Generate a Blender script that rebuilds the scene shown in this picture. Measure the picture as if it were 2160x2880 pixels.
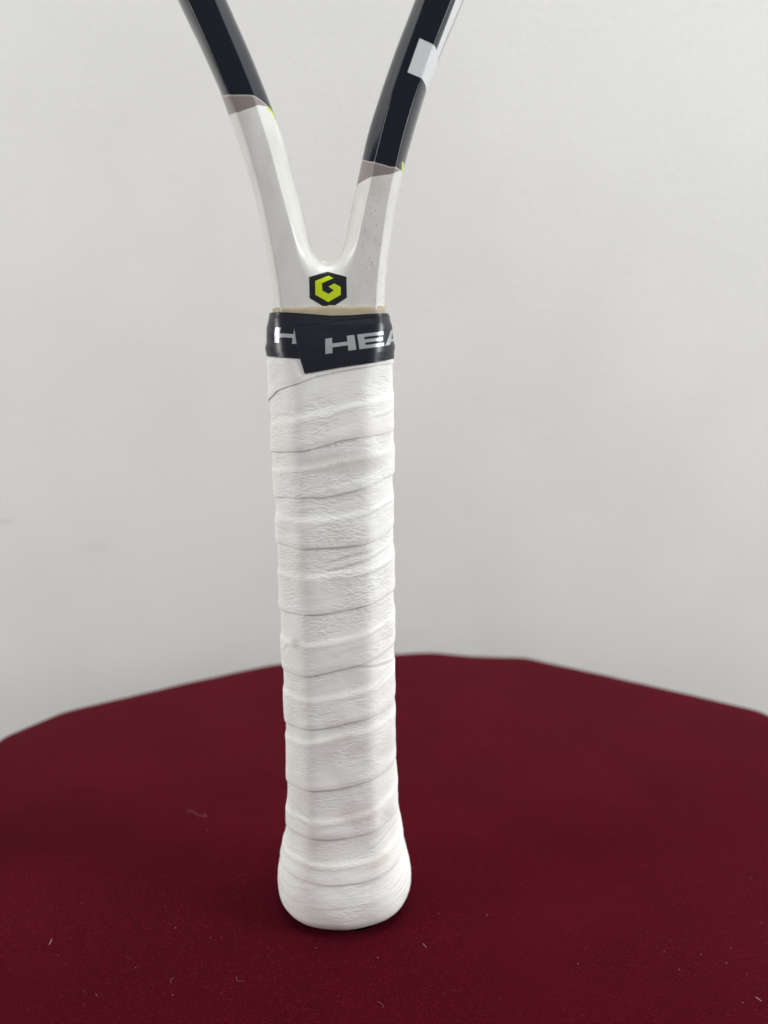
import bpy, bmesh, math, random
import numpy as np
from mathutils import Vector
from mathutils.bvhtree import BVHTree

R = math.radians
scene = bpy.context.scene
for o in list(bpy.data.objects):
    bpy.data.objects.remove(o)
random.seed(4)
rng = np.random.default_rng(11)

# ------------------------------------------------------------------ camera
cam = bpy.data.cameras.new('camera')
cam.sensor_fit = 'VERTICAL'
cam.sensor_height = 36.0
cam.sensor_width = 27.0
cam.lens = 26.19
cam.clip_start = 0.01
cam.clip_end = 50
cam.dof.use_dof = True
cam.dof.focus_distance = 0.212
cam.dof.aperture_fstop = 8.0
cam_ob = bpy.data.objects.new('camera', cam)
scene.collection.objects.link(cam_ob)
cam_ob.location = (0.0129, -0.220, 0.172)
cam_ob.rotation_euler = (R(90 - 10.8), 0, 0)
scene.camera = cam_ob

# ------------------------------------------------------------------ light
world = bpy.data.worlds.new('World')
scene.world = world
world.use_nodes = True
world.node_tree.nodes['Background'].inputs[0].default_value = (1.0, 0.992, 0.982, 1)
world.node_tree.nodes['Background'].inputs[1].default_value = 0.335


def area(name, loc, target, sx, sy, power, col):
    l = bpy.data.lights.new(name, 'AREA')
    l.shape = 'RECTANGLE'
    l.size, l.size_y = sx, sy
    l.energy = power
    l.color = col
    o = bpy.data.objects.new(name, l)
    scene.collection.objects.link(o)
    o.location = loc
    o.rotation_euler = (Vector(target) - Vector(loc)).to_track_quat('-Z', 'Y').to_euler()
    return o


# ceiling fitting above the table, daylight from windows left and right of the photographer
area('ceiling_lamp', (0.05, 0.14, 1.75), (0, 0.02, 0), 1.1, 0.6, 34, (1.0, 0.99, 0.96))
area('window_light', (-1.60, -0.50, 0.75), (0, 0.05, 0.12), 0.5, 1.1, 16, (1.0, 0.99, 0.97))
area('window_light', (1.60, -0.42, 0.75), (0, 0.05, 0.12), 0.5, 1.1, 25, (0.98, 0.99, 1.0))

scene.view_settings.view_transform = 'Standard'
scene.view_settings.look = 'None'
scene.view_settings.exposure = 0.0
scene.view_settings.gamma = 1.0
scene.render.engine = 'CYCLES'
scene.cycles.use_denoising = True
scene.cycles.max_bounces = 8


# ------------------------------------------------------------------ helpers
def srgb(r, g, b):
    f = lambda c: c / 12.92 if c <= 0.04045 else ((c + 0.055) / 1.055) ** 2.4
    return (f(r / 255), f(g / 255), f(b / 255), 1)


class NT:
    """small node-tree writer"""

    def __init__(self, name):
        self.m = bpy.data.materials.new(name)
        self.m.use_nodes = True
        self.t = self.m.node_tree
        self.b = self.t.nodes['Principled BSDF']

    def node(self, kind, **kw):
        n = self.t.nodes.new(kind)
        for k, v in kw.items():
            setattr(n, k, v)
        return n

    def put(self, sock, v):
        if isinstance(v, bpy.types.NodeSocket):
            self.t.links.new(v, sock)
        elif v is not None:
            if sock.type == 'RGBA' and len(v) == 3:
                v = tuple(v) + (1,)
            sock.default_value = v

    def math(self, op, a, b=None, c=None, clamp=False):
        n = self.node('ShaderNodeMath', operation=op, use_clamp=clamp)
        for i, v in enumerate((a, b, c)):
            self.put(n.inputs[i], v)
        return n.outputs[0]

    def mix(self, fac, a, b, blend='MIX'):
        n = self.node('ShaderNodeMix', data_type='RGBA', blend_type=blend)
        self.put(n.inputs[0], fac)
        self.put(n.inputs[6], a)
        self.put(n.inputs[7], b)
        return n.outputs[2]

    def mixf(self, fac, a, b):
        n = self.node('ShaderNodeMix', data_type='FLOAT')
        self.put(n.inputs[0], fac)
        self.put(n.inputs[2], a)
        self.put(n.inputs[3], b)
        return n.outputs[0]

    def attr(self, name):
        return self.node('ShaderNodeAttribute', attribute_name=name).outputs['Fac']

    def coords(self):
        return self.node('ShaderNodeTexCoord').outputs['Object']

    def sep(self, v):
        n = self.node('ShaderNodeSeparateXYZ')
        self.put(n.inputs[0], v)
        return n.outputs

    def comb(self, x, y, z=0.0):
        n = self.node('ShaderNodeCombineXYZ')
        for i, v in enumerate((x, y, z)):
            self.put(n.inputs[i], v)
        return n.outputs[0]

    def noise(self, vec, scale, detail=3, rough=0.5, dist=0.0):
        n = self.node('ShaderNodeTexNoise')
        self.put(n.inputs['Vector'], vec)
        n.inputs['Scale'].default_value = scale
        n.inputs['Detail'].default_value = detail
        n.inputs['Roughness'].default_value = rough
        n.inputs['Distortion'].default_value = dist
        return n.outputs['Fac']

    def step(self, v, lo, hi):
        n = self.node('ShaderNodeMapRange', interpolation_type='SMOOTHSTEP')
        self.put(n.inputs[0], v)
        n.inputs[1].default_value = lo
        n.inputs[2].default_value = hi
        return n.outputs[0]

    def curve(self, v, pts, lo, hi):
        """piecewise curve of v in 0..1; y values given in lo..hi"""
        n = self.node('ShaderNodeFloatCurve')
        c = n.mapping.curves[0]
        ps = [(x, (y - lo) / (hi - lo)) for x, y in pts]
        while len(c.points) < len(ps):
            c.points.new(0.5, 0.5)
        for p, q in zip(c.points, ps):
            p.location = q
            p.handle_type = 'AUTO_CLAMPED'
        n.mapping.extend = 'HORIZONTAL'
        n.mapping.update()
        self.put(n.inputs['Value'], v)
        return self.math('MULTIPLY_ADD', n.outputs[0], hi - lo, lo)

    def bump(self, height, strength, dist, normal=None):
        n = self.node('ShaderNodeBump')
        n.inputs['Strength'].default_value = strength
        n.inputs['Distance'].default_value = dist
        self.put(n.inputs['Height'], height)
        if normal is not None:
            self.put(n.inputs['Normal'], normal)
        return n.outputs[0]

    def set(self, **kw):
        for k, v in kw.items():
            self.put(self.b.inputs[k.replace('_', ' ')], v)
        return self.m


def mesh_obj(name, verts_mm, faces, mat, parent=None, attrs=None, smooth=True):
    me = bpy.data.meshes.new(name)
    me.from_pydata((np.asarray(verts_mm, float) * 0.001).tolist(), [], faces)
    me.polygons.foreach_set('use_smooth', [smooth] * len(me.polygons))
    for k, v in (attrs or {}).items():
        a = me.attributes.new(k, 'FLOAT', 'POINT')
        a.data.foreach_set('value', np.asarray(v, np.float32))
    me.materials.append(mat)
    me.update()
    o = bpy.data.objects.new(name, me)
    scene.collection.objects.link(o)
    o.parent = parent
    return o


def grid_faces(nr, nc, close=False, flip=False):
    f = []
    for i in range(nr - 1):
        for j in range(nc if close else nc - 1):
            a, b = i * nc + j, i * nc + (j + 1) % nc
            q = (a, b, b + nc, a + nc)
            f.append(q[::-1] if flip else q)
    return f


def vnoise(x, y, seed=0):
    """smooth 2-D value noise, -1..1"""
    xi, yi = np.floor(x).astype(np.int64), np.floor(y).astype(np.int64)
    xf, yf = x - xi, y - yi
    u, v = xf * xf * (3 - 2 * xf), yf * yf * (3 - 2 * yf)

    def h(a, b):
        n = (a * 374761393 + b * 668265263 + seed * 982451653) & 0x7fffffff
        n = ((n ^ (n >> 13)) * 1274126177) & 0x7fffffff
        n = n ^ (n >> 16)
        return (n & 0xffff) / 32767.5 - 1
    return (h(xi, yi) * (1 - u) + h(xi + 1, yi) * u) * (1 - v) + (h(xi, yi + 1) * (1 - u) + h(xi + 1, yi + 1) * u) * v


def tag(o, label=None, cat=None, group=None, kind=None):
    for k, v in (('label', label), ('category', cat), ('group', group), ('kind', kind)):
        if v:
            o[k] = v
    return o


# ------------------------------------------------------------------ setting: wall
def wall_material():
    n = NT('painted_wall')
    co = n.coords()
    s = n.sep(co)
    big = n.noise(co, 9, 3)
    col = n.mix(n.step(big, 0.3, 0.7), srgb(220, 220, 217), srgb(225, 225, 222))
    # two faint scuffs low on the left
    sm = None
    for (x, z, w, h) in ((-0.262, 0.085, 0.012, 0.0016), (-0.25, 0.069, 0.010, 0.0012), (-0.19, 0.05, 0.016, 0.004)):
        dx = n.math('DIVIDE', n.math('SUBTRACT', s[0], x), w)
        dz = n.math('DIVIDE', n.math('SUBTRACT', s[2], z), h)
        d = n.math('ADD', n.math('POWER', n.math('ABSOLUTE', dx), 2), n.math('POWER', n.math('ABSOLUTE', dz), 2))
        g = n.math('MULTIPLY', n.step(n.math('SUBTRACT', 1.0, d), 0.0, 1.0), 0.28 if h < 0.003 else 0.07)
        sm = g if sm is None else n.math('MAXIMUM', sm, g)
    col = n.mix(sm, col, srgb(120, 116, 112))
    n1 = n.noise(co, 560, 3, 0.6)
    n2 = n.noise(co, 200, 2, 0.5)
    hgt = n.math('ADD', n.math('MULTIPLY', n.step(n1, 0.42, 0.68), 0.7), n.math('MULTIPLY', n2, 0.6))
    return n.set(Base_Color=col, Roughness=0.62, Normal=n.bump(hgt, 0.28, 0.0006))


wl = bpy.data.meshes.new('wall')
wl.from_pydata([(-1.6, 0.285, -0.8), (1.6, 0.285, -0.8), (1.6, 0.285, 1.9), (-1.6, 0.285, 1.9),
                (-1.6, 0.385, -0.8), (1.6, 0.385, -0.8), (1.6, 0.385, 1.9), (-1.6, 0.385, 1.9)], [],
               [(0, 1, 2, 3), (5, 4, 7, 6), (4, 0, 3, 7), (1, 5, 6, 2), (3, 2, 6, 7), (4, 5, 1, 0)])
wl.materials.append(wall_material())
wall = bpy.data.objects.new('wall', wl)
scene.collection.objects.link(wall)
tag(wall, 'off-white painted wall behind the table', None, None, 'structure')


# ------------------------------------------------------------------ tablecloth
def cloth_material():
    n = NT('maroon_cloth')
    co = n.coords()
    s = n.sep(co)
    big = n.noise(co, 22, 4, 0.55)
    fine = n.noise(co, 1900, 2, 0.6)
    col = n.mix(n.step(big, 0.25, 0.75), srgb(55, 2, 12), srgb(62, 3, 15))
    col = n.mix(n.math('MULTIPLY', n.step(fine, 0.5, 0.72), 0.7), col, srgb(92, 11, 26))
    wx = n.math('SINE', n.math('MULTIPLY', s[0], 2 * math.pi / 0.00056))
    wy = n.math('SINE', n.math('MULTIPLY', s[1], 2 * math.pi / 0.00056))
    weave = n.math('MULTIPLY', wx, wy)
    hgt = n.math('ADD', n.math('MULTIPLY', weave, 0.35), fine)
    return n.set(Base_Color=col, Roughness=0.9, Sheen_Weight=0.11, Sheen_Roughness=0.4,
                 Sheen_Tint=srgb(190, 110, 120), Specular_IOR_Level=0.04,
                 Normal=n.bump(hgt, 0.55, 0.00022))


def build_cloth():
    cx, cy = 29.6, -23.9
    edge = [(-170.2, 109.9), (-152.7, 136.8), (-101.7, 170.8), (-54.4, 199.5), (-10, 211), (33.4, 217.7), (44.4, 218.3),
            (65.9, 212.5), (100.3, 210.2), (140.5, 184.2), (210.6, 136.3)]
    edge = [(x * 1.006, y * 1.012) for x, y in edge]
    an = np.array([math.atan2(y - cy, x - cx) for x, y in edge])
    # straight runs between the folds at the rim
    N = 540
    th = np.linspace(-math.pi, math.pi, N, endpoint=False)
    rr = np.full(N, 240.0)
    order = np.argsort(an)
    E_ = [edge[i] for i in order]
    A_ = an[order]
    for k, t in enumerate(th):
        if A_[0] <= t <= A_[-1]:
            i = min(np.searchsorted(A_, t), len(A_) - 1)
            i = max(i, 1)
            (x0, y0), (x1, y1) = E_[i - 1], E_[i]
            d = (math.cos(t), math.sin(t))
            # ray / segment
            den = d[0] * (y1 - y0) - d[1] * (x1 - x0)
            rr[k] = ((x0 - cx) * (y1 - y0) - (y0 - cy) * (x1 - x0)) / den
        else:
            rr[k] = 240 + 3 * math.sin(5 * t) + 2 * math.sin(9 * t + 1)
    for _ in range(2):
        rr = (np.roll(rr, 1) + 2 * rr + np.roll(rr, -1)) / 4
    rings = []
    fr = np.concatenate([np.linspace(0.06, 0.9, 56), np.linspace(0.91, 0.985, 10)])
    for f in fr:
        r = rr * f
        # rings shrink towards the spot under the racket
        qx, qy = cx * f, cy * f
        x, y = qx + r * np.cos(th), qy + r * np.sin(th)
        z = 0.35 * vnoise(x / 45 + 9, y / 45, 3) + 0.12 * vnoise(x / 14, y / 14, 5)
        d = np.hypot(x, y)
        z *= np.clip((d - 26) / 30, 0, 1)
        z = z - 0.35
        z += -2.0 * np.clip((f - 0.93) / 0.055, 0, 1) ** 2 * 0.25
        rings.append(np.stack([x, y, z], 1))
    last = rings[-1][:, 2].copy()
    for a in np.linspace(10, 90, 9):
        r = rr * 0.985 + 3.6 * np.sin(R(a)) * (rr / 240)
        z = last - 3.6 * (1 - np.cos(R(a)))
        rings.append(np.stack([cx * .985 + r * np.cos(th), cy * .985 + r * np.sin(th), z], 1))
    zb = rings[-1][:, 2].copy()
    for q in np.linspace(0.03, 1, 24):
        fold = 14 * np.sin(11 * th + 0.6) * q ** 0.8 + 6 * np.sin(23 * th) * q
        r = rr * 0.985 + 3.6 * (rr / 240) + fold * np.clip(q * 3, 0, 1) + 6 * q
        rings.append(np.stack([cx * .985 + r * np.cos(th), cy * .985 + r * np.sin(th), zb - 520 * q], 1))
    V = np.concatenate(rings)
    F = grid_faces(len(rings), N, True)
    V = np.concatenate([V, [[0, 0, -0.35]]])
    c = len(V) - 1
    F += [(c, j, (j + 1) % N) for j in range(N)]
    o = mesh_obj('tablecloth', V, F, cloth_material())
    tag(o, 'maroon woven cloth stretched over a small round table', 'tablecloth')
    return o


cloth = build_cloth()

# ------------------------------------------------------------------ racket
racket = bpy.data.objects.new('tennis_racket', None)
scene.collection.objects.link(racket)
racket.rotation_euler = (0, R(-0.8), R(2.4))
tag(racket, 'black and white tennis racket standing on its white wrapped grip', 'tennis racket')

HB = 10.5          # half depth of the beam, mm


def catmull(P, n):
    P = np.asarray(P, float)
    d = np.r_[0, np.cumsum(np.hypot(*np.diff(P, axis=0).T))]
    t = np.linspace(0, d[-1], n)
    m = np.gradient(P, d, axis=0)
    out = np.empty((n, 2))
    i = np.clip(np.searchsorted(d, t, 'right') - 1, 0, len(d) - 2)
    h = (d[i + 1] - d[i])
    s = (t - d[i]) / h
    for c in (0, 1):
        p0, p1, m0, m1 = P[i, c], P[i + 1, c], m[i, c] * h, m[i + 1, c] * h
        out[:, c] = (2 * s**3 - 3 * s**2 + 1) * p0 + (s**3 - 2 * s**2 + s) * m0 + (-2 * s**3 + 3 * s**2) * p1 + (s**3 - s**2) * m1
    return out


def frame_curves():
    """half-planform (x >= 0) of outer edge, face edges and inner edge, z up, mm"""
    O = [(16.02, 196), (16.85, 203), (17.6, 208), (18.7, 214.5), (19.9, 219.8), (21.75, 227), (23.5, 232.8), (25.7, 239.6),
         (28.1, 246.5), (30.0, 251), (32.6, 257), (35.1, 262.3)]
    Fo = [(13.35, 196), (14.1, 201.5), (14.85, 206.3), (15.85, 212.3), (16.85, 217.5), (18.6, 224.5), (20.3, 231), (22.3, 237.5),
          (24.2, 242.8), (26.2, 247.7), (28.4, 253), (30.5, 258), (32.7, 263)]
    Fi = [(0, 194.7), (2.0, 194.8), (3.8, 195.3), (5.4, 196.5), (6.6, 198.4), (7.35, 200.4), (8.0, 202.8), (8.95, 207.4), (10.1, 212.6), (11.2, 217.2), (12.3, 221.8), (13.3, 226),
          (14.4, 230), (15.35, 233.3), (16.65, 237.6), (18.2, 242.6), (19.9, 247.2), (21.95, 252.4), (24.35, 258.3), (27.05, 265)]
    U = [(0, 201.86), (1.2, 202.0), (2.3, 202.5), (3.4, 203.8), (4.3, 205.7), (5.2, 209), (6.1, 213), (7.0, 217), (7.9, 220.3), (9.8, 227.8), (11.1, 233),
         (12.4, 237.2), (14.5, 243), (17.3, 250.3), (19.9, 256.7), (22.5, 262.6), (24.1, 266.3)]
    n = 90
    return [catmull(c, n) for c in (O, Fo, Fi, U)]


SH_IN = [(0, 1), (.05, .985), (.12, .945), (.28, .855), (.48, .74), (.68, .62), (.84, .5), (.94, .36), (.985, .2), (1, 0)]
SO_IN = [(0, 1), (.1, .996), (.24, .972), (.4, .92), (.55, .845), (.7, .735), (.83, .59), (.93, .41), (.985, .21), (1, 0)]
SH_OUT = [(0, 1), (.07, .992), (.15, .968), (.25, .925), (.4, .84), (.6, .70), (.78, .55), (.92, .36), (.985, .18), (1, 0)]
FACE = [0.0, 0.05, 0.14, 0.35, 0.6, 0.82, 0.94, 1.0]
NO, NF, NI = len(SH_OUT), len(FACE), len(SH_IN)


def section(o, fo, fi, u, soft, crown_mm=0.0):
    """front half of one cross-section, outer edge -> inner edge; returns (x, y, z), u coordinate"""
    pts, us = [], []
    for a, b in SH_OUT[::-1]:
        p = fo + (o - fo) * a
        pts.append((p[0], -HB * b, p[1]))
        us.append(0.25 * (1 - a) if b > 0.0 else 0.0)
    for q in FACE[1:]:
        p = fo + (fi - fo) * q
        crown = crown_mm * (1 - (2 * q - 1)**2)
        pts.append((p[0], -HB - crown, p[1]))
        us.append(0.25 + 0.45 * q)
    for (a, b), (a2, b2) in list(zip(SH_IN, SO_IN))[1:]:
        aa, bb = a * (1 - soft) + a2 * soft, b * (1 - soft) + b2 * soft
        p = fi + (u - fi) * aa
        pts.append((p[0], -HB * bb, p[1]))
        us.append(0.7 + 0.3 * aa)
    return pts, us


def frame_half():
    O, Fo, Fi, U = frame_curves()
    n = len(O)
    rows, us, vs = [], [], []
    mid = (O + U) / 2
    v = np.r_[0, np.cumsum(np.hypot(*np.diff(mid, axis=0).T))]
    for k in range(n):
        soft = float(np.clip((10.2 - Fi[k][0]) / 3.8, 0, 1))
        p, u = section(O[k], Fo[k], Fi[k], U[k], soft, 0.28 * float(np.clip((O[k][1] - 206) / 16, 0, 1)))
        rows.append(p); us.append(u); vs.append([v[k]] * len(u))
    # the hoop: same section carried round to the tip of the head
    C = (O[-1] + U[-1]) / 2
    nn = (O[-1] - U[-1]); nn /= np.linalg.norm(nn)
    offs = [float(np.dot(q[-1] - C, nn)) for q in (O, Fo, Fi, U)]
    ctrl = [mid[-8], C, (43, 294), (60, 331), (83, 376), (107, 430), (122, 485), (126, 535), (118, 588), (97, 634), (60, 666), (25, 678), (0, 680)]
    hc = catmull(ctrl, 170)
    st = np.argmin(np.hypot(*(hc - C).T)) + 1
    tg = np.gradient(hc, axis=0)
    tg /= np.linalg.norm(tg, axis=1)[:, None]
    tg[-1] = (-1, 0)
    vv = v[-1]
    prev = C
    for i in range(st, len(hc)):
        nrm = np.array([tg[i][1], -tg[i][0]])
        c = hc[i]
        vv += np.linalg.norm(c - prev); prev = c
        q = [c + nrm * a for a in offs]
        p, u = section(*q, 0.0, 0.28)
        p[:] = [(0.0 if i == len(hc) - 1 else x, y, z) for x, y, z in p]
        rows.append(p); us.append(u); vs.append([vv] * len(u))
    return rows, us, vs, (O, Fo, Fi, U)


def build_frame(mat):
    rows, us, vs, (O, Fo, Fi, U) = frame_half()
    bm = bmesh.new()
    lu, lv = bm.verts.layers.float.new('pu'), bm.verts.layers.float.new('pv')

    def add(prow, urow, vrow, sx, sy):
        r = []
        for (x, y, z), u, v in zip(prow, urow, vrow):
            w = bm.verts.new((x * sx * .001, y * sy * .001, z * .001))
            w[lu] = u; w[lv] = v
            r.append(w)
        return r

    def quads(A, B, flip):
        for j in range(len(A) - 1):
            q = [A[j], A[j + 1], B[j + 1], B[j]]
            bm.faces.new(q[::-1] if flip else q)
    shaft = []
    ncol = NO + NF - 1
    for z in np.r_[np.linspace(178, 195, 16), ]:
        f = (z - 178) / 18.0
        o = np.array([np.interp(z, [178, 189.5, 193.7, 196], [15.5, 15.58, 15.83, 16.02]), z])
        fo = np.array([np.interp(z, [178, 189, 193, 196], [12.8, 12.85, 13.1, 13.35]), z])
        fi = np.array([0.0, 178 + (194.7 - 178) * f])
        p, u = section(o, fo, fi, fi, 0)
        shaft.append((p[:ncol], u[:ncol], [-20.0] * ncol))
    for sx in (1, -1):
        for sy in (1, -1):
            fl = (sx * sy < 0)
            G = [add(*s, sx, sy) for s in shaft]
            H = [add(p, u, v, sx, sy) for p, u, v in zip(rows, us, vs)]
            for a, b in zip(G[:-1], G[1:]):
                quads(a, b, fl)
            quads(G[-1], H[0][:ncol], fl)
            for a, b in zip(H[:-1], H[1:]):
                quads(a, b, fl)
    bmesh.ops.remove_doubles(bm, verts=bm.verts, dist=2e-6)
    bmesh.ops.recalc_face_normals(bm, faces=bm.faces)
    me = bpy.data.meshes.new('frame')
    for f in bm.faces:
        f.smooth = True
    bm.to_mesh(me)
    tree = BVHTree.FromBMesh(bm)
    bm.free()
    me.materials.append(mat)
    o = bpy.data.objects.new('frame', me)
    scene.collection.objects.link(o)
    o.parent = racket
    return o, tree


# paint breaks on the two arms: (x, z) in mm on the racket
PAINT = dict(
    L_black=[(-30, 244.6), (-26.9, 243.6), (-24.5, 242.1), (-22.0, 241.8), (-19.4, 241.8), (-17.6, 241.7), (-16.5, 241.5), (-15.5, 241.1), (-14.7, 240.6), (-13.7, 239.9), (-12.9, 238.3), (-12.2, 236.4), (-10, 232)],
    L_white=[(-30, 241.5), (-25.4, 239.0), (-24.3, 238.3), (-23.1, 237.8), (-21.9, 237.7), (-20.6, 238.1), (-18.95, 238.6), (-17.4, 239.15), (-16.6, 239.7), (-15.8, 240.0), (-15.0, 240.3), (-14.4, 240.2), (-13.7, 239.6), (-12.9, 238.0), (-12.2, 236.2), (-10, 231.8)],
    R_black=[(6, 230.5), (9.8, 228.0), (11.4, 226.6), (13.4, 225.5), (15.4, 224.9), (17.9, 224.35), (19.4, 224.35), (20.6, 224.6), (24, 225.5)],
    R_white=[(6, 221.2), (8.4, 221.35), (9.4, 221.5), (10.5, 221.75), (12.7, 222.0), (15.4, 222.3), (18.0, 222.8), (19.4, 223.7), (20.4, 224.5), (24, 225.4)])


def frame_material():
    n = NT('frame_paint')
    co = n.coords()
    s = n.sep(co)
    u = n.attr('pu')
    x, v = n.math('MULTIPLY', s[0], 1000.0), n.math('MULTIPLY', s[2], 1000.0)
    right = n.math('GREATER_THAN', s[0], 0.0)
    xl = n.math('DIVIDE', n.math('ADD', x, 40.0), 40.0)
    xr = n.math('DIVIDE', x, 40.0)

    def edge(key, lft):
        return n.curve(xl if lft else xr, [((a + 40) / 40 if lft else a / 40, z) for a, z in PAINT[key]], 200, 270)
    fb = n.mixf(right, edge('L_black', True), edge('R_black', False))
    fw = n.mixf(right, edge('L_white', True), edge('R_white', False))
    dirt = n.noise(n.comb(n.math('MULTIPLY', s[0], 1.0), s[1], n.math('MULTIPLY', s[2], 0.45)), 190, 4, 0.6)
    white = n.mix(n.math('MULTIPLY', n.step(dirt, 0.4, 0.75), 0.5), srgb(222, 222, 218), srgb(198, 197, 189))
    # small scuffs on the right arm
    sc = n.noise(n.comb(n.math('MULTIPLY', s[0], 1.6), s[1], s[2]), 900, 3, 0.7, 1.2)
    zone = n.math('MULTIPLY', n.step(s[0], 0.008, 0.011), n.math('SUBTRACT', 1.0, n.step(s[2], 0.210, 0.232)))
    white = n.mix(n.math('MULTIPLY', n.math('MULTIPLY', n.step(sc, 0.58, 0.68), zone), 0.7), white, srgb(140, 140, 134))
    black = srgb(6, 14, 32)
    mauve = srgb(140, 131, 128)
    col = n.mix(n.math('GREATER_THAN', v, fw), white, mauve)
    line = n.math('GREATER_THAN', v, n.math('SUBTRACT', fb, 0.28))
    col = n.mix(n.math('MULTIPLY', line, n.math('GREATER_THAN', v, fw)), col, srgb(186, 184, 182))
    isb = n.math('GREATER_THAN', v, fb)
    lime = srgb(190, 214, 40)

    def both(*m):
        r = m[0]
        for q in m[1:]:
            r = n.math('MULTIPLY', r, q)
        return r
    gt = lambda a, b: n.math('GREATER_THAN', a, b)
    lt = lambda a, b: n.math('LESS_THAN', a, b)
    left = n.math('SUBTRACT', 1.0, right)
    front = lt(s[1], 0.0)
    col = n.mix(both(left, front, gt(x, -14.75), lt(x, -13.0), gt(v, n.math('SUBTRACT', fb, 1.0))), col, lime)
    col = n.mix(isb, col, black)
    pale = srgb(222, 226, 228)
    # white block on the right arm and the white line running up from it
    slant = n.math('MULTIPLY_ADD', n.math('SUBTRACT', v, 247.17), 0.395, 21.99)
    top = n.curve(xr, [(20 / 40, 257.2), (25.16 / 40, 255.1), (27.45 / 40, 254.2), (30.3 / 40, 253.2), (1, 250)], 200, 270)
    bot = n.curve(xr, [(20 / 40, 248), (22 / 40, 247.15), (25 / 40, 246.05), (26.8 / 40, 245.6), (28 / 40, 245.5), (1, 246)], 200, 270)
    col = n.mix(both(right, gt(x, slant), gt(v, bot), lt(v, top)), col, pale)
    stripe = n.math('MULTIPLY_ADD', n.math('SUBTRACT', v, 254.8), 0.425, 30.4)
    col = n.mix(both(right, front, gt(x, stripe), gt(v, 252.0), lt(v, 330.0), gt(u, 0.012)), col, pale)
    col = n.mix(both(right, gt(x, 20.55), gt(v, 224.6), lt(v, 226.6)), col, lime)
    col = n.mix(both(right, lt(v, 248.1), gt(v, 244.3), gt(u, 0.99)), col, lime)
    rough = n.mixf(isb, 0.24, 0.10)
    return n.set(Base_Color=col, Roughness=rough, Specular_IOR_Level=n.mixf(isb, 0.4, 0.45))


def plain(name, col, rough, **kw):
    n = NT(name)
    return n.set(Base_Color=col, Roughness=rough, **kw)


frame, frame_tree = build_frame(frame_material())


def decal(name, poly, mat, parent, lift, step=0.35):
    """thin print that follows the front of the frame; poly in racket x, z (mm)"""
    bm = bmesh.new()
    vs = [bm.verts.new((x, z, 0)) for x, z in poly]
    bm.faces.new(vs)
    bm.normal_update()
    bmesh.ops.triangulate(bm, faces=bm.faces, ngon_method='EAR_CLIP')
    xs = [p[0] for p in poly]; zs = [p[1] for p in poly]
    for ax, lo, hi in ((0, min(xs), max(xs)), (1, min(zs), max(zs))):
        c = lo + step
        while c < hi:
            co = [0, 0, 0]; no = [0, 0, 0]
            co[ax] = c; no[ax] = 1
            bmesh.ops.bisect_plane(bm, geom=bm.verts[:] + bm.edges[:] + bm.faces[:], plane_co=co, plane_no=no, dist=1e-5)
            c += step
    bm.normal_update()
    V, F = [], []
    for i, v in enumerate(bm.verts):
        v.index = i
        x, z = v.co.x, v.co.y
        hit = frame_tree.ray_cast(Vector((x * .001, -0.05, z * .001)), Vector((0, 1, 0)))
        y = hit[0].y * 1000 if hit[0] is not None else -HB
        V.append((x, y - lift, z))
    for f in bm.faces:
        F.append([v.index for v in f.verts])
    bm.free()
    o = mesh_obj(name, V, F, mat, parent)
    return o


dx = -0.44
HEX = [(0.45, 197.94), (5.49, 196.4), (5.48, 190.96), (2.01, 188.84), (-1.21, 188.89), (-4.58, 190.96), (-4.51, 196.46)]
GL = [(0.69, 196.79), (1.98, 196.1), (-1.17, 194.81), (-1.09, 192.85), (0.56, 191.97), (2.06, 192.89), (0.61, 193.9), (2.17, 194.68),
      (3.9, 193.8), (3.85, 191.71), (0.42, 189.87), (-2.99, 191.8), (-2.96, 195.37)]
badge = decal('emblem', [(x + dx, z + 0.25) for x, z in HEX][::-1], plain('badge_black', srgb(20, 24, 32), 0.25), racket, 0.05)
badge['label'] = 'black hexagon emblem at the base of the throat'
gl = decal('emblem_letter', [(x + dx, z + 0.25) for x, z in GL][::-1], plain('badge_lime', srgb(200, 222, 22), 0.3), badge, 0.1)
gl['label'] = 'lime green angular letter G'

# ------------------------------------------------------------------ grip
ZP = [0, 0.8, 1.6, 2.6, 5, 10, 15, 20, 30, 40, 60, 100, 140, 150, 165, 176, 183, 188]
AP = [15.5, 18.8, 20.7, 21.8, 22.4, 22.2, 21.4, 20.2, 18.2, 17.7, 17.2, 17.45, 17.65, 17.95, 18.05, 17.9, 17.45, 16.6]
BP = [12.4, 16.0, 18.1, 19.1, 19.8, 19.8, 19.2, 18.3, 17.0, 16.8, 16.5, 16.6, 16.7, 16.8, 16.8, 16.0, 14.2, 12.0]


def smooth_interp(z, X, Y):
    """interp averaged over a few mm so the profile has no kinks"""
    return sum(np.interp(np.clip(z + d, X[0], X[-1]), X, Y) for d in (-2.4, -1.2, 0, 1.2, 2.4)) / 5 if True else None


def grip_radius(th, z):
    w = np.clip(z / 6, 0, 1)
    a = np.interp(z, ZP, AP) * (1 - w) + smooth_interp(z, ZP, AP) * w
    b = np.interp(z, ZP, BP) * (1 - w) + smooth_interp(z, ZP, BP) * w
    p = np.interp(z, [0, 8, 22, 35], [5, 6, 9, 17])
    x, y = np.abs(np.sin(th)), np.abs(np.cos(th))
    c = (np.interp(z, [0, 168, 186], [0.55, 0.55, 0.80]) * a + b) / math.sqrt(2)
    r = ((x / a)**p + (y / b)**p + ((x + y) / math.sqrt(2) / c)**p) ** (-1 / p)
    ka = (1 + (a / math.sqrt(2) / c)**p) ** (1 / p)
    kb = (1 + (b / math.sqrt(2) / c)**p) ** (1 / p)
    return r * (ka * x * x + kb * y * y)


def polar(th, r, z):
    return np.stack([r * np.sin(th), -r * np.cos(th), z], -1)


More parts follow.
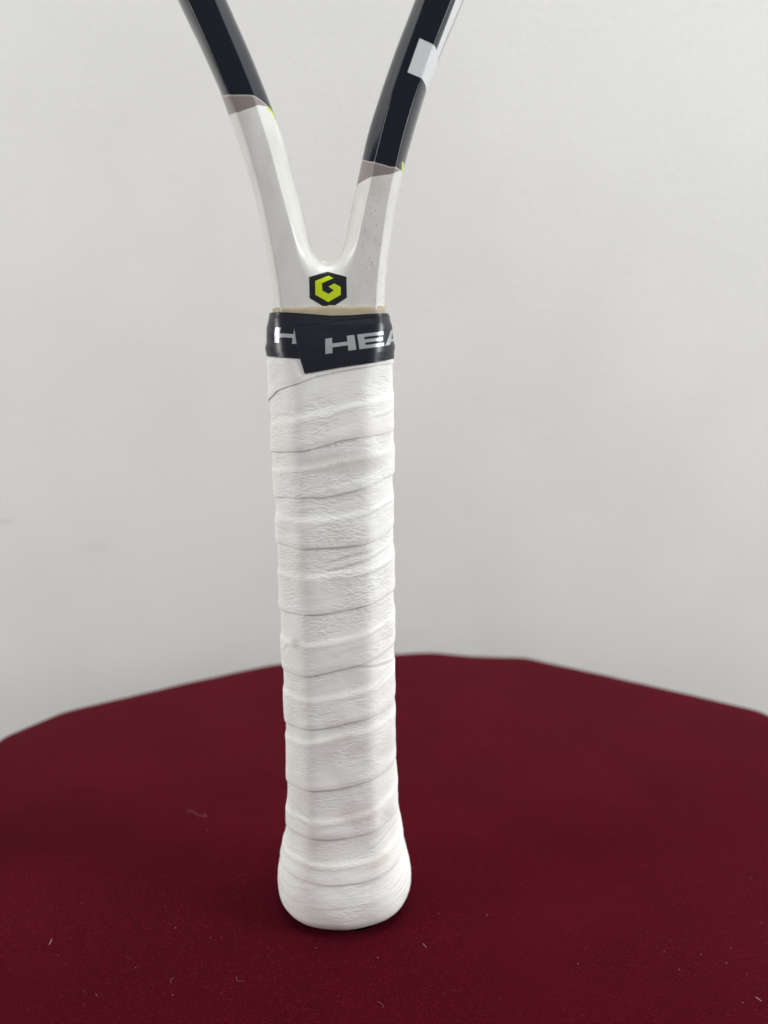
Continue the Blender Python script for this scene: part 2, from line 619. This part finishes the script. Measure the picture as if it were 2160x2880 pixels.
# lower edge of the overgrip turn by turn, bottom turn first: (degrees round from the front, height mm)
SEAMS = [
    [(-81, 17.4), (-38, 18.1), (-15, 17.7), (11, 17.9), (38, 19.2), (80, 22.5)],
    [(-63, 31.2), (-32, 32.3), (-12, 32.3), (17, 33.0), (47, 35.0), (82, 38.0)],
    [(-60, 47.5), (-31, 48.0), (-3, 48.8), (25, 50.6), (66, 53.0)],
    [(-59, 67.0), (-26, 67.9), (2, 69.3), (37, 71.4), (66, 73.0)],
    [(-60, 84.1), (-34, 84.3), (-11, 85.6), (17, 87.4), (38, 89.2), (68, 91.0)],
    [(-60, 102.9), (-32, 103.0), (-2, 103.8), (32, 105.9), (66, 107.8)],
    [(-59, 122.8), (-29, 122.6), (7, 123.1), (33, 123.9), (68, 126.6)],
    [(-59, 136.7), (-28, 137.0), (-12, 137.3), (8, 138.2), (37, 140.2), (66, 142.0)],
    [(-61, 149.5), (-32, 150.0), (-7, 151.5), (9, 152.9), (41, 153.9), (76, 155.2)],
    [(-64, 164.4), (-50, 166.7), (-30, 168.4), (-19, 169.7), (-2, 170.9), (24, 172.4), (80, 174)]]
PH, ZH = [], []
for n_, s_ in enumerate(SEAMS):
    for d_, z_ in s_:
        PH.append(R(d_) + 2 * math.pi * n_); ZH.append(z_)
PH = np.array([R(-700), R(-440), R(-300), R(-200), R(-140)] + PH + [R(150) + 18 * math.pi, R(300) + 18 * math.pi, R(660) + 18 * math.pi])
ZH = np.array([0.0, 0.0, 0.25, 3.0, 9.5] + ZH + [175.5, 177.5, 181])
# where the covered edge of the turn below shows through, as a share of the turn
QT = np.array([-1.5, 0, 1, 2, 3, 4, 5, 6, 7, 8, 9, 11]) * 2 * math.pi
QV = np.array([.5, .45, .39, .86, .55, .53, .60, .59, .66, .48, .84, .6])


def pchip(x, X, Y):
    h = np.diff(X); d = np.diff(Y) / h
    m = np.zeros(len(X))
    ok = d[:-1] * d[1:] > 0
    w1, w2 = 2 * h[1:] + h[:-1], h[1:] + 2 * h[:-1]
    m[1:-1][ok] = ((w1 + w2)[ok]) / (w1[ok] / d[:-1][ok] + w2[ok] / d[1:][ok])
    m[0], m[-1] = d[0], d[-1]
    x = np.clip(x, X[0], X[-1])
    i = np.clip(np.searchsorted(X, x, 'right') - 1, 0, len(X) - 2)
    s = (x - X[i]) / h[i]
    return (2 * s**3 - 3 * s**2 + 1) * Y[i] + (s**3 - 2 * s**2 + s) * h[i] * m[i] + (-2 * s**3 + 3 * s**2) * Y[i + 1] + (s**3 - s**2) * h[i] * m[i + 1]


def seam(ph):
    return pchip(ph, PH, ZH) + np.where(ph > -3, 0.22 * vnoise(ph * 3.1, ph * 0 + 3.3, 8), 0)


T = 0.39     # thickness of the overgrip


def overgrip_material():
    n = NT('overgrip')
    pu, pv = n.attr('pu'), n.attr('pv')     # mm along the tape, mm up from its lower edge
    th, z = n.attr('th'), n.attr('zz')
    uv = n.comb(n.math('MULTIPLY', pu, 0.40), pv, 0.0)
    uv2 = n.comb(n.math('MULTIPLY', pu, 0.30), pv, 4.0)
    w1 = n.noise(uv, 1.5, 1.5, 0.45, 0.35)
    w2 = n.noise(uv2, 0.55, 2, 0.5, 0.4)
    upper = n.step(z, 30.0, 120.0)
    patch = n.step(n.noise(n.comb(pu, pv, 2.0), 0.10, 2, 0.5), 0.36, 0.62)
    grain = n.noise(n.comb(pu, pv, 9.0), 5.5, 3, 0.6)
    wr = n.math('MULTIPLY', n.math('ADD', n.math('MULTIPLY', n.step(w1, 0.25, 0.75), 0.9), w2), n.math('MULTIPLY', n.mixf(patch, 0.22, 1.0), n.mixf(upper, 0.5, 1.0)))
    # worn, fluffed-up suede patch below the second seam
    dz = n.math('DIVIDE', n.math('SUBTRACT', z, 146.8), 3.6)
    dt = n.math('DIVIDE', n.math('SUBTRACT', th, 0.22), 0.75)
    d2 = n.math('ADD', n.math('MULTIPLY', dz, dz), n.math('MULTIPLY', dt, dt))
    fl = n.math('SUBTRACT', 1.0, n.step(d2, 0.25, 1.25))
    fuzz = n.noise(n.comb(n.math('MULTIPLY', pu, 1.0), n.math('MULTIPLY', pv, 0.35), 5.0), 3.4, 4, 0.7, 0.5)
    wr = n.mixf(fl, wr, n.math('MULTIPLY', fuzz, 1.2))
    hgt = n.math('ADD', n.math('MULTIPLY', wr, 0.22), n.math('MULTIPLY', grain, 0.03))
    stain = n.noise(n.comb(n.math('MULTIPLY', th, 1.2), n.math('MULTIPLY', z, 0.055), 1.0), 1.0, 4, 0.6)
    col = n.mix(n.step(stain, 0.35, 0.75), srgb(243, 244, 241), srgb(237, 236, 232))
    fcol = n.mix(n.step(fuzz, 0.35, 0.7), srgb(206, 206, 199), srgb(232, 231, 226))
    col = n.mix(n.math('MULTIPLY', fl, 0.8), col, fcol)
    # handling marks: a yellowed spot on the butt, grey rubs higher up
    for t0, z0, wt, wz, c, k in ((0.62, 23.5, 0.20, 3.2, srgb(218, 210, 190), .4), (0.85, 37.5, 0.22, 2.5, srgb(176, 170, 166), .45),
                                 (-0.7, 94.0, 0.16, 1.8, srgb(168, 164, 158), .5), (0.9, 60.0, 0.3, 4.0, srgb(206, 200, 190), .4),
                                 (0.1, 62.0, 0.5, 5.0, srgb(212, 206, 200), .5), (-0.2, 128.0, 0.5, 4.0, srgb(214, 212, 204), .5), (0.2, 40.0, 0.5, 5.0, srgb(214, 206, 200), .5)):
        a_ = n.math('DIVIDE', n.math('SUBTRACT', th, t0), wt)
        b_ = n.math('DIVIDE', n.math('SUBTRACT', z, z0), wz)
        g_ = n.math('SUBTRACT', 1.0, n.step(n.math('ADD', n.math('MULTIPLY', a_, a_), n.math('MULTIPLY', b_, b_)), 0.0, 1.3))
        col = n.mix(n.math('MULTIPLY', n.math('MULTIPLY', g_, n.step(stain, 0.3, 0.6)), k), col, c)
    # tiny dark specks of dirt
    sp = n.noise(n.comb(pu, pv, 17.0), 0.9, 2, 0.5)
    col = n.mix(n.math('MULTIPLY', n.step(sp, 0.765, 0.79), 0.45), col, srgb(120, 112, 104))
    # bump works in metres: attributes are mm
    return n.set(Base_Color=col, Roughness=0.62, Specular_IOR_Level=0.28, Subsurface_Weight=0.0,
                 Sheen_Weight=0.08, Normal=n.bump(hgt, 0.55, 0.001))


CREASES = [(-14, 118.0, 40, 121.6, .20), (-10, 115.6, 58, 121.0, .24), (14, 113.2, 66, 117.5, .16), (14, 86.9, 74, 85.6, .26),
           (30, 79.5, 72, 83.5, .16), (-62, 42.4, -28, 38.0, .20), (-60, 38.5, -30, 35.6, .12), (24, 27.5, 72, 33.5, .18),
           (40, 12.5, 84, 17.0, .20), (46, 9.5, 86, 13.0, .15), (-40, 9.6, 28, 10.6, .05), (-66, 128.5, -44, 126.8, .14),
           (30, 132.0, 72, 135.0, .16), (34, 158.5, 76, 161.0, .15), (-58, 160.0, -30, 159.2, .12), (-64, 88.6, -50, 93.0, .18), (26, 95.5, 74, 100.5, .15)]


def build_overgrip():
    dphi = R(1.5)
    ph = np.arange(R(-560), 18 * math.pi + R(300), dphi)
    zs = seam(ph)
    zn = seam(ph + 2 * math.pi)
    znn = seam(ph + 4 * math.pi)
    qf = np.interp(ph, QT, QV)
    qn = np.interp(ph + 2 * math.pi, QT, QV)
    zq = zs + qf * (zn - zs)                    # soft step of the covered edge
    ztop = np.minimum(zn + qn * (znn - zn) - 0.3, 181.0)
    ztop = np.maximum(ztop, zs + 1.0)
    first = ph < R(-170)
    K = 60
    kk = np.r_[0.0, 0.0, 0.006, 0.014, np.linspace(0.03, 1, K - 4)]
    Zg = zs[:, None] + (ztop - zs)[:, None] * kk[None]
    th = np.repeat(ph[:, None], K, 1)
    step = 1 / (1 + np.exp(np.clip((Zg - zq[:, None]) / 0.36, -40, 40)))
    lay = T * (1 + 0.95 * step)
    lay = np.where(first[:, None], T * 1.5, lay)
    # lower edge: tucked wall, then a slightly rounded lip
    lip = np.ones(K); lip[0] = 0.0; lip[1] = 0.72; lip[2] = 0.9; lip[3] = 0.98
    base_under = np.where(first[:, None], T * 1.4, T * 0.92)
    lay = base_under + (lay - base_under) * lip[None] if True else lay
    # loose, uneven winding
    loc = Zg - zs[:, None]
    bulge = 0.08 * np.exp(-((loc - 1.6) / 1.5)**2)
    ridge = np.where(first[:, None], 0, 0.05 * np.exp(-((Zg - zq[:, None] + 0.9) / 0.8)**2))
    wob = ridge + 0.20 * vnoise(th * 2.6 + 7, Zg / 9, 2) + 0.05 * vnoise(th * 5.5, Zg / 3.2, 4)
    # slanting creases across the turns
    wob += 0.035 * vnoise(th * 1.6 - Zg * 0.05, (Zg - 4.5 * np.sin(th)) / 1.1, 6)
    wob *= np.interp(Zg, [164, 172], [1, 0.3])
    # single creases pulled across the wrap: (degrees, height) to (degrees, height), depth
    tw = (th + math.pi) % (2 * math.pi) - math.pi
    for d0, z0, d1, z1, dep in CREASES:
        q = (tw - R(d0)) / R(d1 - d0)
        zc = z0 + (z1 - z0) * q + 0.25 * np.sin(q * 5 + d0)
        amp = dep * np.clip(np.minimum(q, 1 - q) * 5, 0, 1)
        wob += amp * (0.7 * np.exp(-((Zg - zc - 0.75) / 0.5)**2) - np.exp(-((Zg - zc) / 0.42)**2))
    hid = np.clip((zn[:, None] - Zg) / 1.0, 0, 1)
    rr = grip_radius(th, np.clip(Zg, 0, 188)) - 2 * T + lay + (wob + bulge) * (0.35 + 0.65 * hid)
    low = np.clip(Zg / 5.0, 0, 1)
    rr = np.where(Zg < 5, rr, rr)
    V = polar(th, rr, np.maximum(Zg, 0.05)).reshape(-1, 3)
    F = grid_faces(len(ph), K)
    pu = (th * 17.5).reshape(-1)
    at = dict(pu=pu, pv=loc.reshape(-1), th=((th + math.pi) % (2 * math.pi) - math.pi).reshape(-1), zz=Zg.reshape(-1))
    return mesh_obj('overgrip', V, F, overgrip_material(), racket, at)


overgrip = build_overgrip()

# handle core under the wrap, with the flared butt end closed below
zz = np.r_[0.06, 0.6, 1.4, 2.5, 4, 6, 8, 11, 14, 18, 22, 26, 30, 36, np.linspace(44, 176, 20), 180, 184, 187]
tt = np.linspace(0, 2 * math.pi, 96, endpoint=False)
Vc = np.concatenate([polar(tt, grip_radius(tt, np.full(96, z)) - 2.0, np.full(96, z)) for z in zz])
Fc = grid_faces(len(zz), 96, True) + [tuple(range(95, -1, -1)), tuple((len(zz) - 1) * 96 + k for k in range(96))]
core = mesh_obj('handle_core', Vc, Fc, plain('white_foam', srgb(226, 224, 218), 0.7), racket, smooth=True)

# tan collar between frame and tape
def build_collar():
    V = []
    zc = [182, 184, 185.5, 186.8, 188.0, 188.95, 189.15]
    off = [0.5, 0.5, 0.45, 0.4, 0.32, 0.3, -0.3]
    nt = 160
    t = np.linspace(0, 2 * math.pi, nt, endpoint=False)
    for z, o in zip(zc, off):
        a, b = 15.55 + o, HB + o + np.interp(z, [182, 187, 190], [0.4, 0.3, 0.1])
        x, y = np.abs(np.sin(t)), np.abs(np.cos(t))
        c = (12.85 + HB) / math.sqrt(2) + 0.55 + o
        r = ((x / a)**14 + (y / b)**14 + ((x + y) / math.sqrt(2) / c)**14) ** (-1 / 14)
        zz_ = z + (0.25 * vnoise(t * 4, t * 0 + 1, 3) if z > 188.9 else 0)
        V.append(polar(t, r, np.full(nt, 0.0) + zz_))
    n = NT('tan_collar')
    co = n.coords()
    g = n.noise(co, 260, 3, 0.6)
    m = n.set(Base_Color=n.mix(g, srgb(190, 180, 158), srgb(166, 152, 126)), Roughness=0.5)
    return mesh_obj('collar', np.concatenate(V), grid_faces(len(zc), nt, True), m, racket)


collar = build_collar()
collar['label'] = 'tan sleeve edge showing above the black tape'

# ------------------------------------------------------------------ finishing tape
# lower / upper edge round the handle; the outer end (the flap) starts at -29 deg and runs right, round the back and under itself
TPH = np.array([-36, -22, 1.6, 28, 46, 58, 110, 180, 250, 290, 304, 318, 334, 363, 386, 403, 440, 470])
TLO = np.array([170.9, 171.05, 172.2, 173.3, 174.1, 174.7, 175.8, 176.3, 176.3, 176.1, 175.9, 175.5, 175.0, 175.0, 175.2, 175.3, 175.6, 176.0])
THI = np.array([184.2, 183.9, 184.7, 185.45, 186.1, 186.5, 187.4, 187.9, 187.9, 187.7, 187.55, 187.4, 187.0, 186.4, 186.45, 186.8, 187.4, 187.7])


def tape_point(phd, w, lift=0.0):
    """phd degrees along the tape, w 0..1 up it"""
    phd, w = np.asarray(phd, float), np.asarray(w, float)
    lo, hi = np.interp(phd, TPH, TLO), np.interp(phd, TPH, THI)
    z = lo + (hi - lo) * w
    th = np.radians(phd)
    outer = np.interp(phd, [-40, 60, 110, 160], [0.20, 0.20, 0.16, 0.02])
    r = grip_radius(th, np.clip(z, 0, 188)) + outer + 0.10
    # ridges where the wrap below steps
    loose = 0.16 * vnoise(th * 2.4 + 3, z / 1.8, 21) + 0.06 * vnoise(th * 5 + 3, z / 5, 22)
    flap = np.interp(phd, [-40, 40, 75, 290, 312, 330], [0.35, 0.35, 1.0, 1.0, 0.4, 0.0])   # the covered start lies flat
    r = r + loose * flap + 0.22 * np.exp(-((z - 178.0) / 1.4)**2) * np.interp(phd, [-40, 60, 100, 300, 330], [0.3, 0.6, 1, 0.8, 0.1]) 
    r = np.maximum(r, 0) - np.interp(z, [184, 188], [0, 0.35])
    return polar(th, r + lift, z)


def build_tape():
    ph = np.arange(-33.6, 470, 1.0)
    ws = np.linspace(0, 1, 44)
    P, W = np.meshgrid(ph, ws, indexing='ij')
    # slanted cut at the outer end
    sh = np.clip(1 - (P + 33.6) / 30, 0, 1)
    P2 = P + sh * (1 - W) * 11.6
    V = tape_point(P2, W).reshape(-1, 3)
    V2 = tape_point(P2, W, -0.13).reshape(-1, 3)
    n = len(V)
    F = grid_faces(len(ph), len(ws))
    nr, nc = len(ph), len(ws)
    F2 = [tuple(i + n for i in f[::-1]) for f in F]
    rim = []
    for i in range(nr - 1):
        rim.append((i * nc, (i + 1) * nc, (i + 1) * nc + n, i * nc + n)[::-1])
        a, b = i * nc + nc - 1, (i + 1) * nc + nc - 1
        rim.append((a, b, b + n, a + n))
    for j in range(nc - 1):
        rim.append((j, j + 1, j + 1 + n, j + n))
    m = NT('black_tape')
    co = m.coords()
    g = m.noise(co, 420, 3, 0.6)
    k = m.noise(m.comb(m.sep(co)[0], m.sep(co)[1], m.math('MULTIPLY', m.sep(co)[2], 3.0)), 90, 3, 0.5)
    mm = m.set(Base_Color=srgb(10, 16, 30), Roughness=m.mixf(k, 0.22, 0.36), Normal=m.bump(m.math('ADD', k, m.math('MULTIPLY', g, 0.1)), 0.35, 0.0008))
    return mesh_obj('finishing_tape', np.concatenate([V, V2]), F + F2 + rim, mm, racket)


tape = build_tape()
tape['label'] = 'black tape band with silver lettering round the top of the grip'

silver = plain('silver_print', srgb(178, 181, 186), 0.34, Metallic=0.55)


def letter(name, quads, p0, p1, w0, w1, label):
    """quads in a unit letter box -> tape surface"""
    V, F = [], []
    for q in quads:
        q = np.array(q, float)
        nu, nv = 16, 10
        s = np.linspace(0, 1, nu)[:, None, None]
        t = np.linspace(0, 1, nv)[None, :, None]
        g = (q[0] * (1 - s) + q[1] * s) * (1 - t) + (q[3] * (1 - s) + q[2] * s) * t
        b = len(V)
        pts = tape_point(p0 + (p1 - p0) * g[..., 0], w0 + (w1 - w0) * g[..., 1], 0.06).reshape(-1, 3)
        V += pts.tolist()
        for i in range(nu - 1):
            for j in range(nv - 1):
                a = b + i * nv + j
                F.append((a, a + nv, a + nv + 1, a + 1))
    o = mesh_obj(name, V, F, silver, tape)
    o['label'] = label
    return o


def rc(x0, y0, x1, y1):
    return [(x0, y0), (x1, y0), (x1, y1), (x0, y1)]


LH = [rc(0, 0, .24, 1), rc(.76, 0, 1, 1), rc(.24, .37, .76, .62)]
LE = [rc(0, 0, .24, 1), rc(.24, 0, 1, .23), rc(.24, .40, .96, .61), rc(.24, .78, 1, 1)]
LA = [[(0, 0), (.24, 0), (.56, 1), (.36, 1)], [(.76, 0), (1, 0), (.64, 1), (.44, 1)], rc(.25, .2, .75, .4)]
LD = [rc(0, 0, .24, 1), rc(.24, 0, .78, .22), rc(.24, .78, .78, 1), [(.78, 0), (1, .25), (1, .75), (.78, 1)]]
letter('letter', LH, -3.5, 24.5, .335, .655, 'silver letter H on the overlapping end of the tape')
letter('letter', LE, 27, 48.5, .335, .655, 'silver letter E')
letter('letter', LA, 49.5, 76, .335, .655, 'silver letter A wrapping round the side')
letter('letter', LD, 80, 108, .335, .655, 'silver letter D out of sight round the side')
letter('letter', LH, 311.3, 332, .32, .66, 'silver letter H cut off by the overlapping tape end')


# ------------------------------------------------------------------ head strings and bridge, above the picture
def tube(P, r, seg=8):
    P = np.asarray(P, float)
    t = np.gradient(P, axis=0)
    t /= np.linalg.norm(t, axis=1)[:, None]
    ref = np.array([0, 1.0, 0]) if abs(t[0][1]) < 0.8 else np.array([1.0, 0, 0])
    V = []
    for p, d in zip(P, t):
        a = np.cross(d, ref); a /= np.linalg.norm(a)
        b = np.cross(d, a)
        for k in range(seg):
            an = 2 * math.pi * k / seg
            V.append(p + r * (a * math.cos(an) + b * math.sin(an)))
    F = grid_faces(len(P), seg, True)
    F += [tuple(range(seg)), tuple(len(V) - 1 - k for k in range(seg))]
    return np.array(V), F


bx = np.linspace(-62, 62, 40)
V_, F_ = tube(np.stack([bx, bx * 0, 316 + 18 * (bx / 62)**2], 1), 6.0, 12)
bridge = mesh_obj('bridge', V_, F_, plain('bridge_black', srgb(17, 22, 32), 0.2), racket)
SV, SF = [], []


def add_string(P):
    V, F = tube(P, 0.65, 6)
    b = sum(len(v) for v in SV)
    SV.append(V)
    SF.extend([tuple(i + b for i in f) for f in F])


cz, ax, az = 500.0, 119.0, 172.0
for i in range(16):
    x = -101 + i * 202 / 15
    h = az * math.sqrt(1 - (x / ax)**2)
    zlo = max(cz - h * 1.02, 322 + 18 * (x / 62)**2)
    add_string(np.array([[x, 0.4 if i % 2 else -0.4, z] for z in np.linspace(zlo, cz + h, 30)]))
for i in range(19):
    z = 352 + i * 300 / 18
    w = ax * math.sqrt(max(0.05, 1 - ((z - cz) / az)**2)) if z > 450 else np.interp(z, [350, 400, 450], [72, 96, 112])
    add_string(np.array([[x, 0.4 if i % 2 else -0.4, z] for x in np.linspace(-w, w, 30)]))
strings = mesh_obj('string_bed', np.concatenate(SV), SF, plain('string', srgb(228, 226, 214), 0.4), racket)
strings['kind'] = 'stuff'


# ------------------------------------------------------------------ lint on the cloth
cl_tree = BVHTree.FromPolygons([v.co[:] for v in cloth.data.vertices], [p.vertices[:] for p in cloth.data.polygons])


def cloth_z(x, y):
    h = cl_tree.ray_cast(Vector((x * .001, y * .001, 0.05)), Vector((0, 0, -1)))
    return h[0].z * 1000 if h[0] is not None else 0.0


lint_pale = plain('lint_pale', srgb(156, 122, 110), 0.8)
lint_speck_mat = plain('lint_speck', srgb(140, 92, 92), 0.85)
lint_grey = plain('lint_grey', srgb(128, 70, 76), 0.85)


def fibre(pts, r, mat, label, cat='lint'):
    P = np.array([(x, y, 0) for x, y in pts], float)
    if len(P) > 2:
        q = catmull(P[:, :2], 18)
        P = np.c_[q, np.zeros(len(q))]
    c = P[:, :2].mean(0)
    for k, p in enumerate(P):
        p[2] = cloth_z(p[0], p[1]) + r * 1.05 + 0.12 * math.sin(k * 0.9) ** 2 * (len(P) > 2)
    z0 = cloth_z(*c)
    V, F = tube(P - np.array([c[0], c[1], z0]), r, 6)
    o = mesh_obj('lint_fibre', V, F, mat)
    o.location = (c[0] * .001, c[1] * .001, z0 * .001)
    return tag(o, label, cat, 'lint on the cloth')


fibre([(-89.2, -21.5), (-89.4, -19.2)], 0.10, lint_pale, 'short pale straw of lint on the cloth near its left edge')
fibre([(116.6, -41.1), (117.6, -42.5)], 0.10, lint_pale, 'short white straw of lint in the lower right corner')
fibre([(-29.7, -33.6), (-29.3, -35.2), (-27.2, -35.3)], 0.06, lint_grey, 'small L-shaped fibre on the cloth in front of the grip')
fibre([(-65.2, 48.0), (-64.4, 49.1), (-62.5, 47.7), (-59.8, 45.6), (-56.7, 44.8), (-58.5, 46.6)], 0.08, lint_grey, 'thin looped hair lying on the cloth left of the grip')
fibre([(24.8, -21.2), (25.8, -22.7)], 0.16, lint_grey, 'oval fluff on the cloth just right of the butt')
fibre([(-47.8, -34.1), (-48.4, -35.0), (-48.0, -36.0)], 0.06, lint_grey, 'tiny curved fibre between the straw and the L-shaped fibre')
fibre([(11.1, -42.6), (12.2, -43.2), (12.9, -44.5)], 0.06, lint_grey, 'thin bent fibre at the bottom edge below the butt')

SP = [(-40.8, -18.7), (-58.5, -5.3), (-52.6, -14.6), (-84.7, -25.7), (-71.7, -39.0), (-67.8, -40.2), (-46.4, -40.2), (-60.0, -30.5), (-54.5, 36.5),
      (132.7, -12.3), (118.1, -22.9), (114.1, -28.7), (70.1, -28.9), (99.2, -31.3), (112.1, -43.1), (108.0, -25.3), (118.2, -32.8), (97.4, -24.3),
      (11.0, -26.6), (30.6, -8.3), (-7.8, -22.8), (46.1, -8.7), (33.0, -38.4)]
bm = bmesh.new()
bmesh.ops.create_icosphere(bm, subdivisions=2, radius=0.00014)
for v in bm.verts:
    v.co *= 1 + 0.35 * math.sin(v.co.x * 31000 + v.co.y * 22000)
sp_me = bpy.data.meshes.new('lint_speck')
bm.to_mesh(sp_me); bm.free()
sp_me.materials.append(lint_speck_mat)
for (x, y) in SP:
    o = bpy.data.objects.new('lint_speck', sp_me)
    scene.collection.objects.link(o)
    k = random.uniform(0.6, 1.15)
    o.location = (x * .001, y * .001, cloth_z(x, y) * .001 + 0.00012 * k)
    o.scale = (k * random.uniform(.8, 1.6), k, k * 0.8)
    o.rotation_euler = (0, 0, random.uniform(0, 3))
    tag(o, 'tiny pale speck of lint dotted on the maroon cloth', 'lint', 'lint specks on the cloth')

# the nap of the cloth: loose short fibres nobody could count
NV, NF_ = [], []
for i in range(1500):
    x, y = random.uniform(-170, 210), random.uniform(-70, 150) if random.random() < .3 else random.uniform(-70, 20)
    if math.hypot(x, y) < 26:
        continue
    a, L = random.uniform(0, 6.28), random.uniform(0.25, 0.9)
    hgt = random.uniform(0.02, 0.16)
    z = cloth_z(x, y)
    P = np.array([[x, y, z + 0.02], [x + L * .5 * math.cos(a), y + L * .5 * math.sin(a), z + hgt], [x + L * math.cos(a + .4), y + L * math.sin(a + .4), z + 0.02]])
    V, F = tube(P, 0.028, 3)
    b = len(NV)
    NV += V.tolist()
    NF_ += [tuple(q + b for q in f) for f in F]
nap = mesh_obj('cloth_nap', NV, NF_, plain('nap_fibre', srgb(118, 44, 52), 0.9))
tag(nap, 'fine loose fibres of the maroon cloth', 'nap', None, 'stuff')
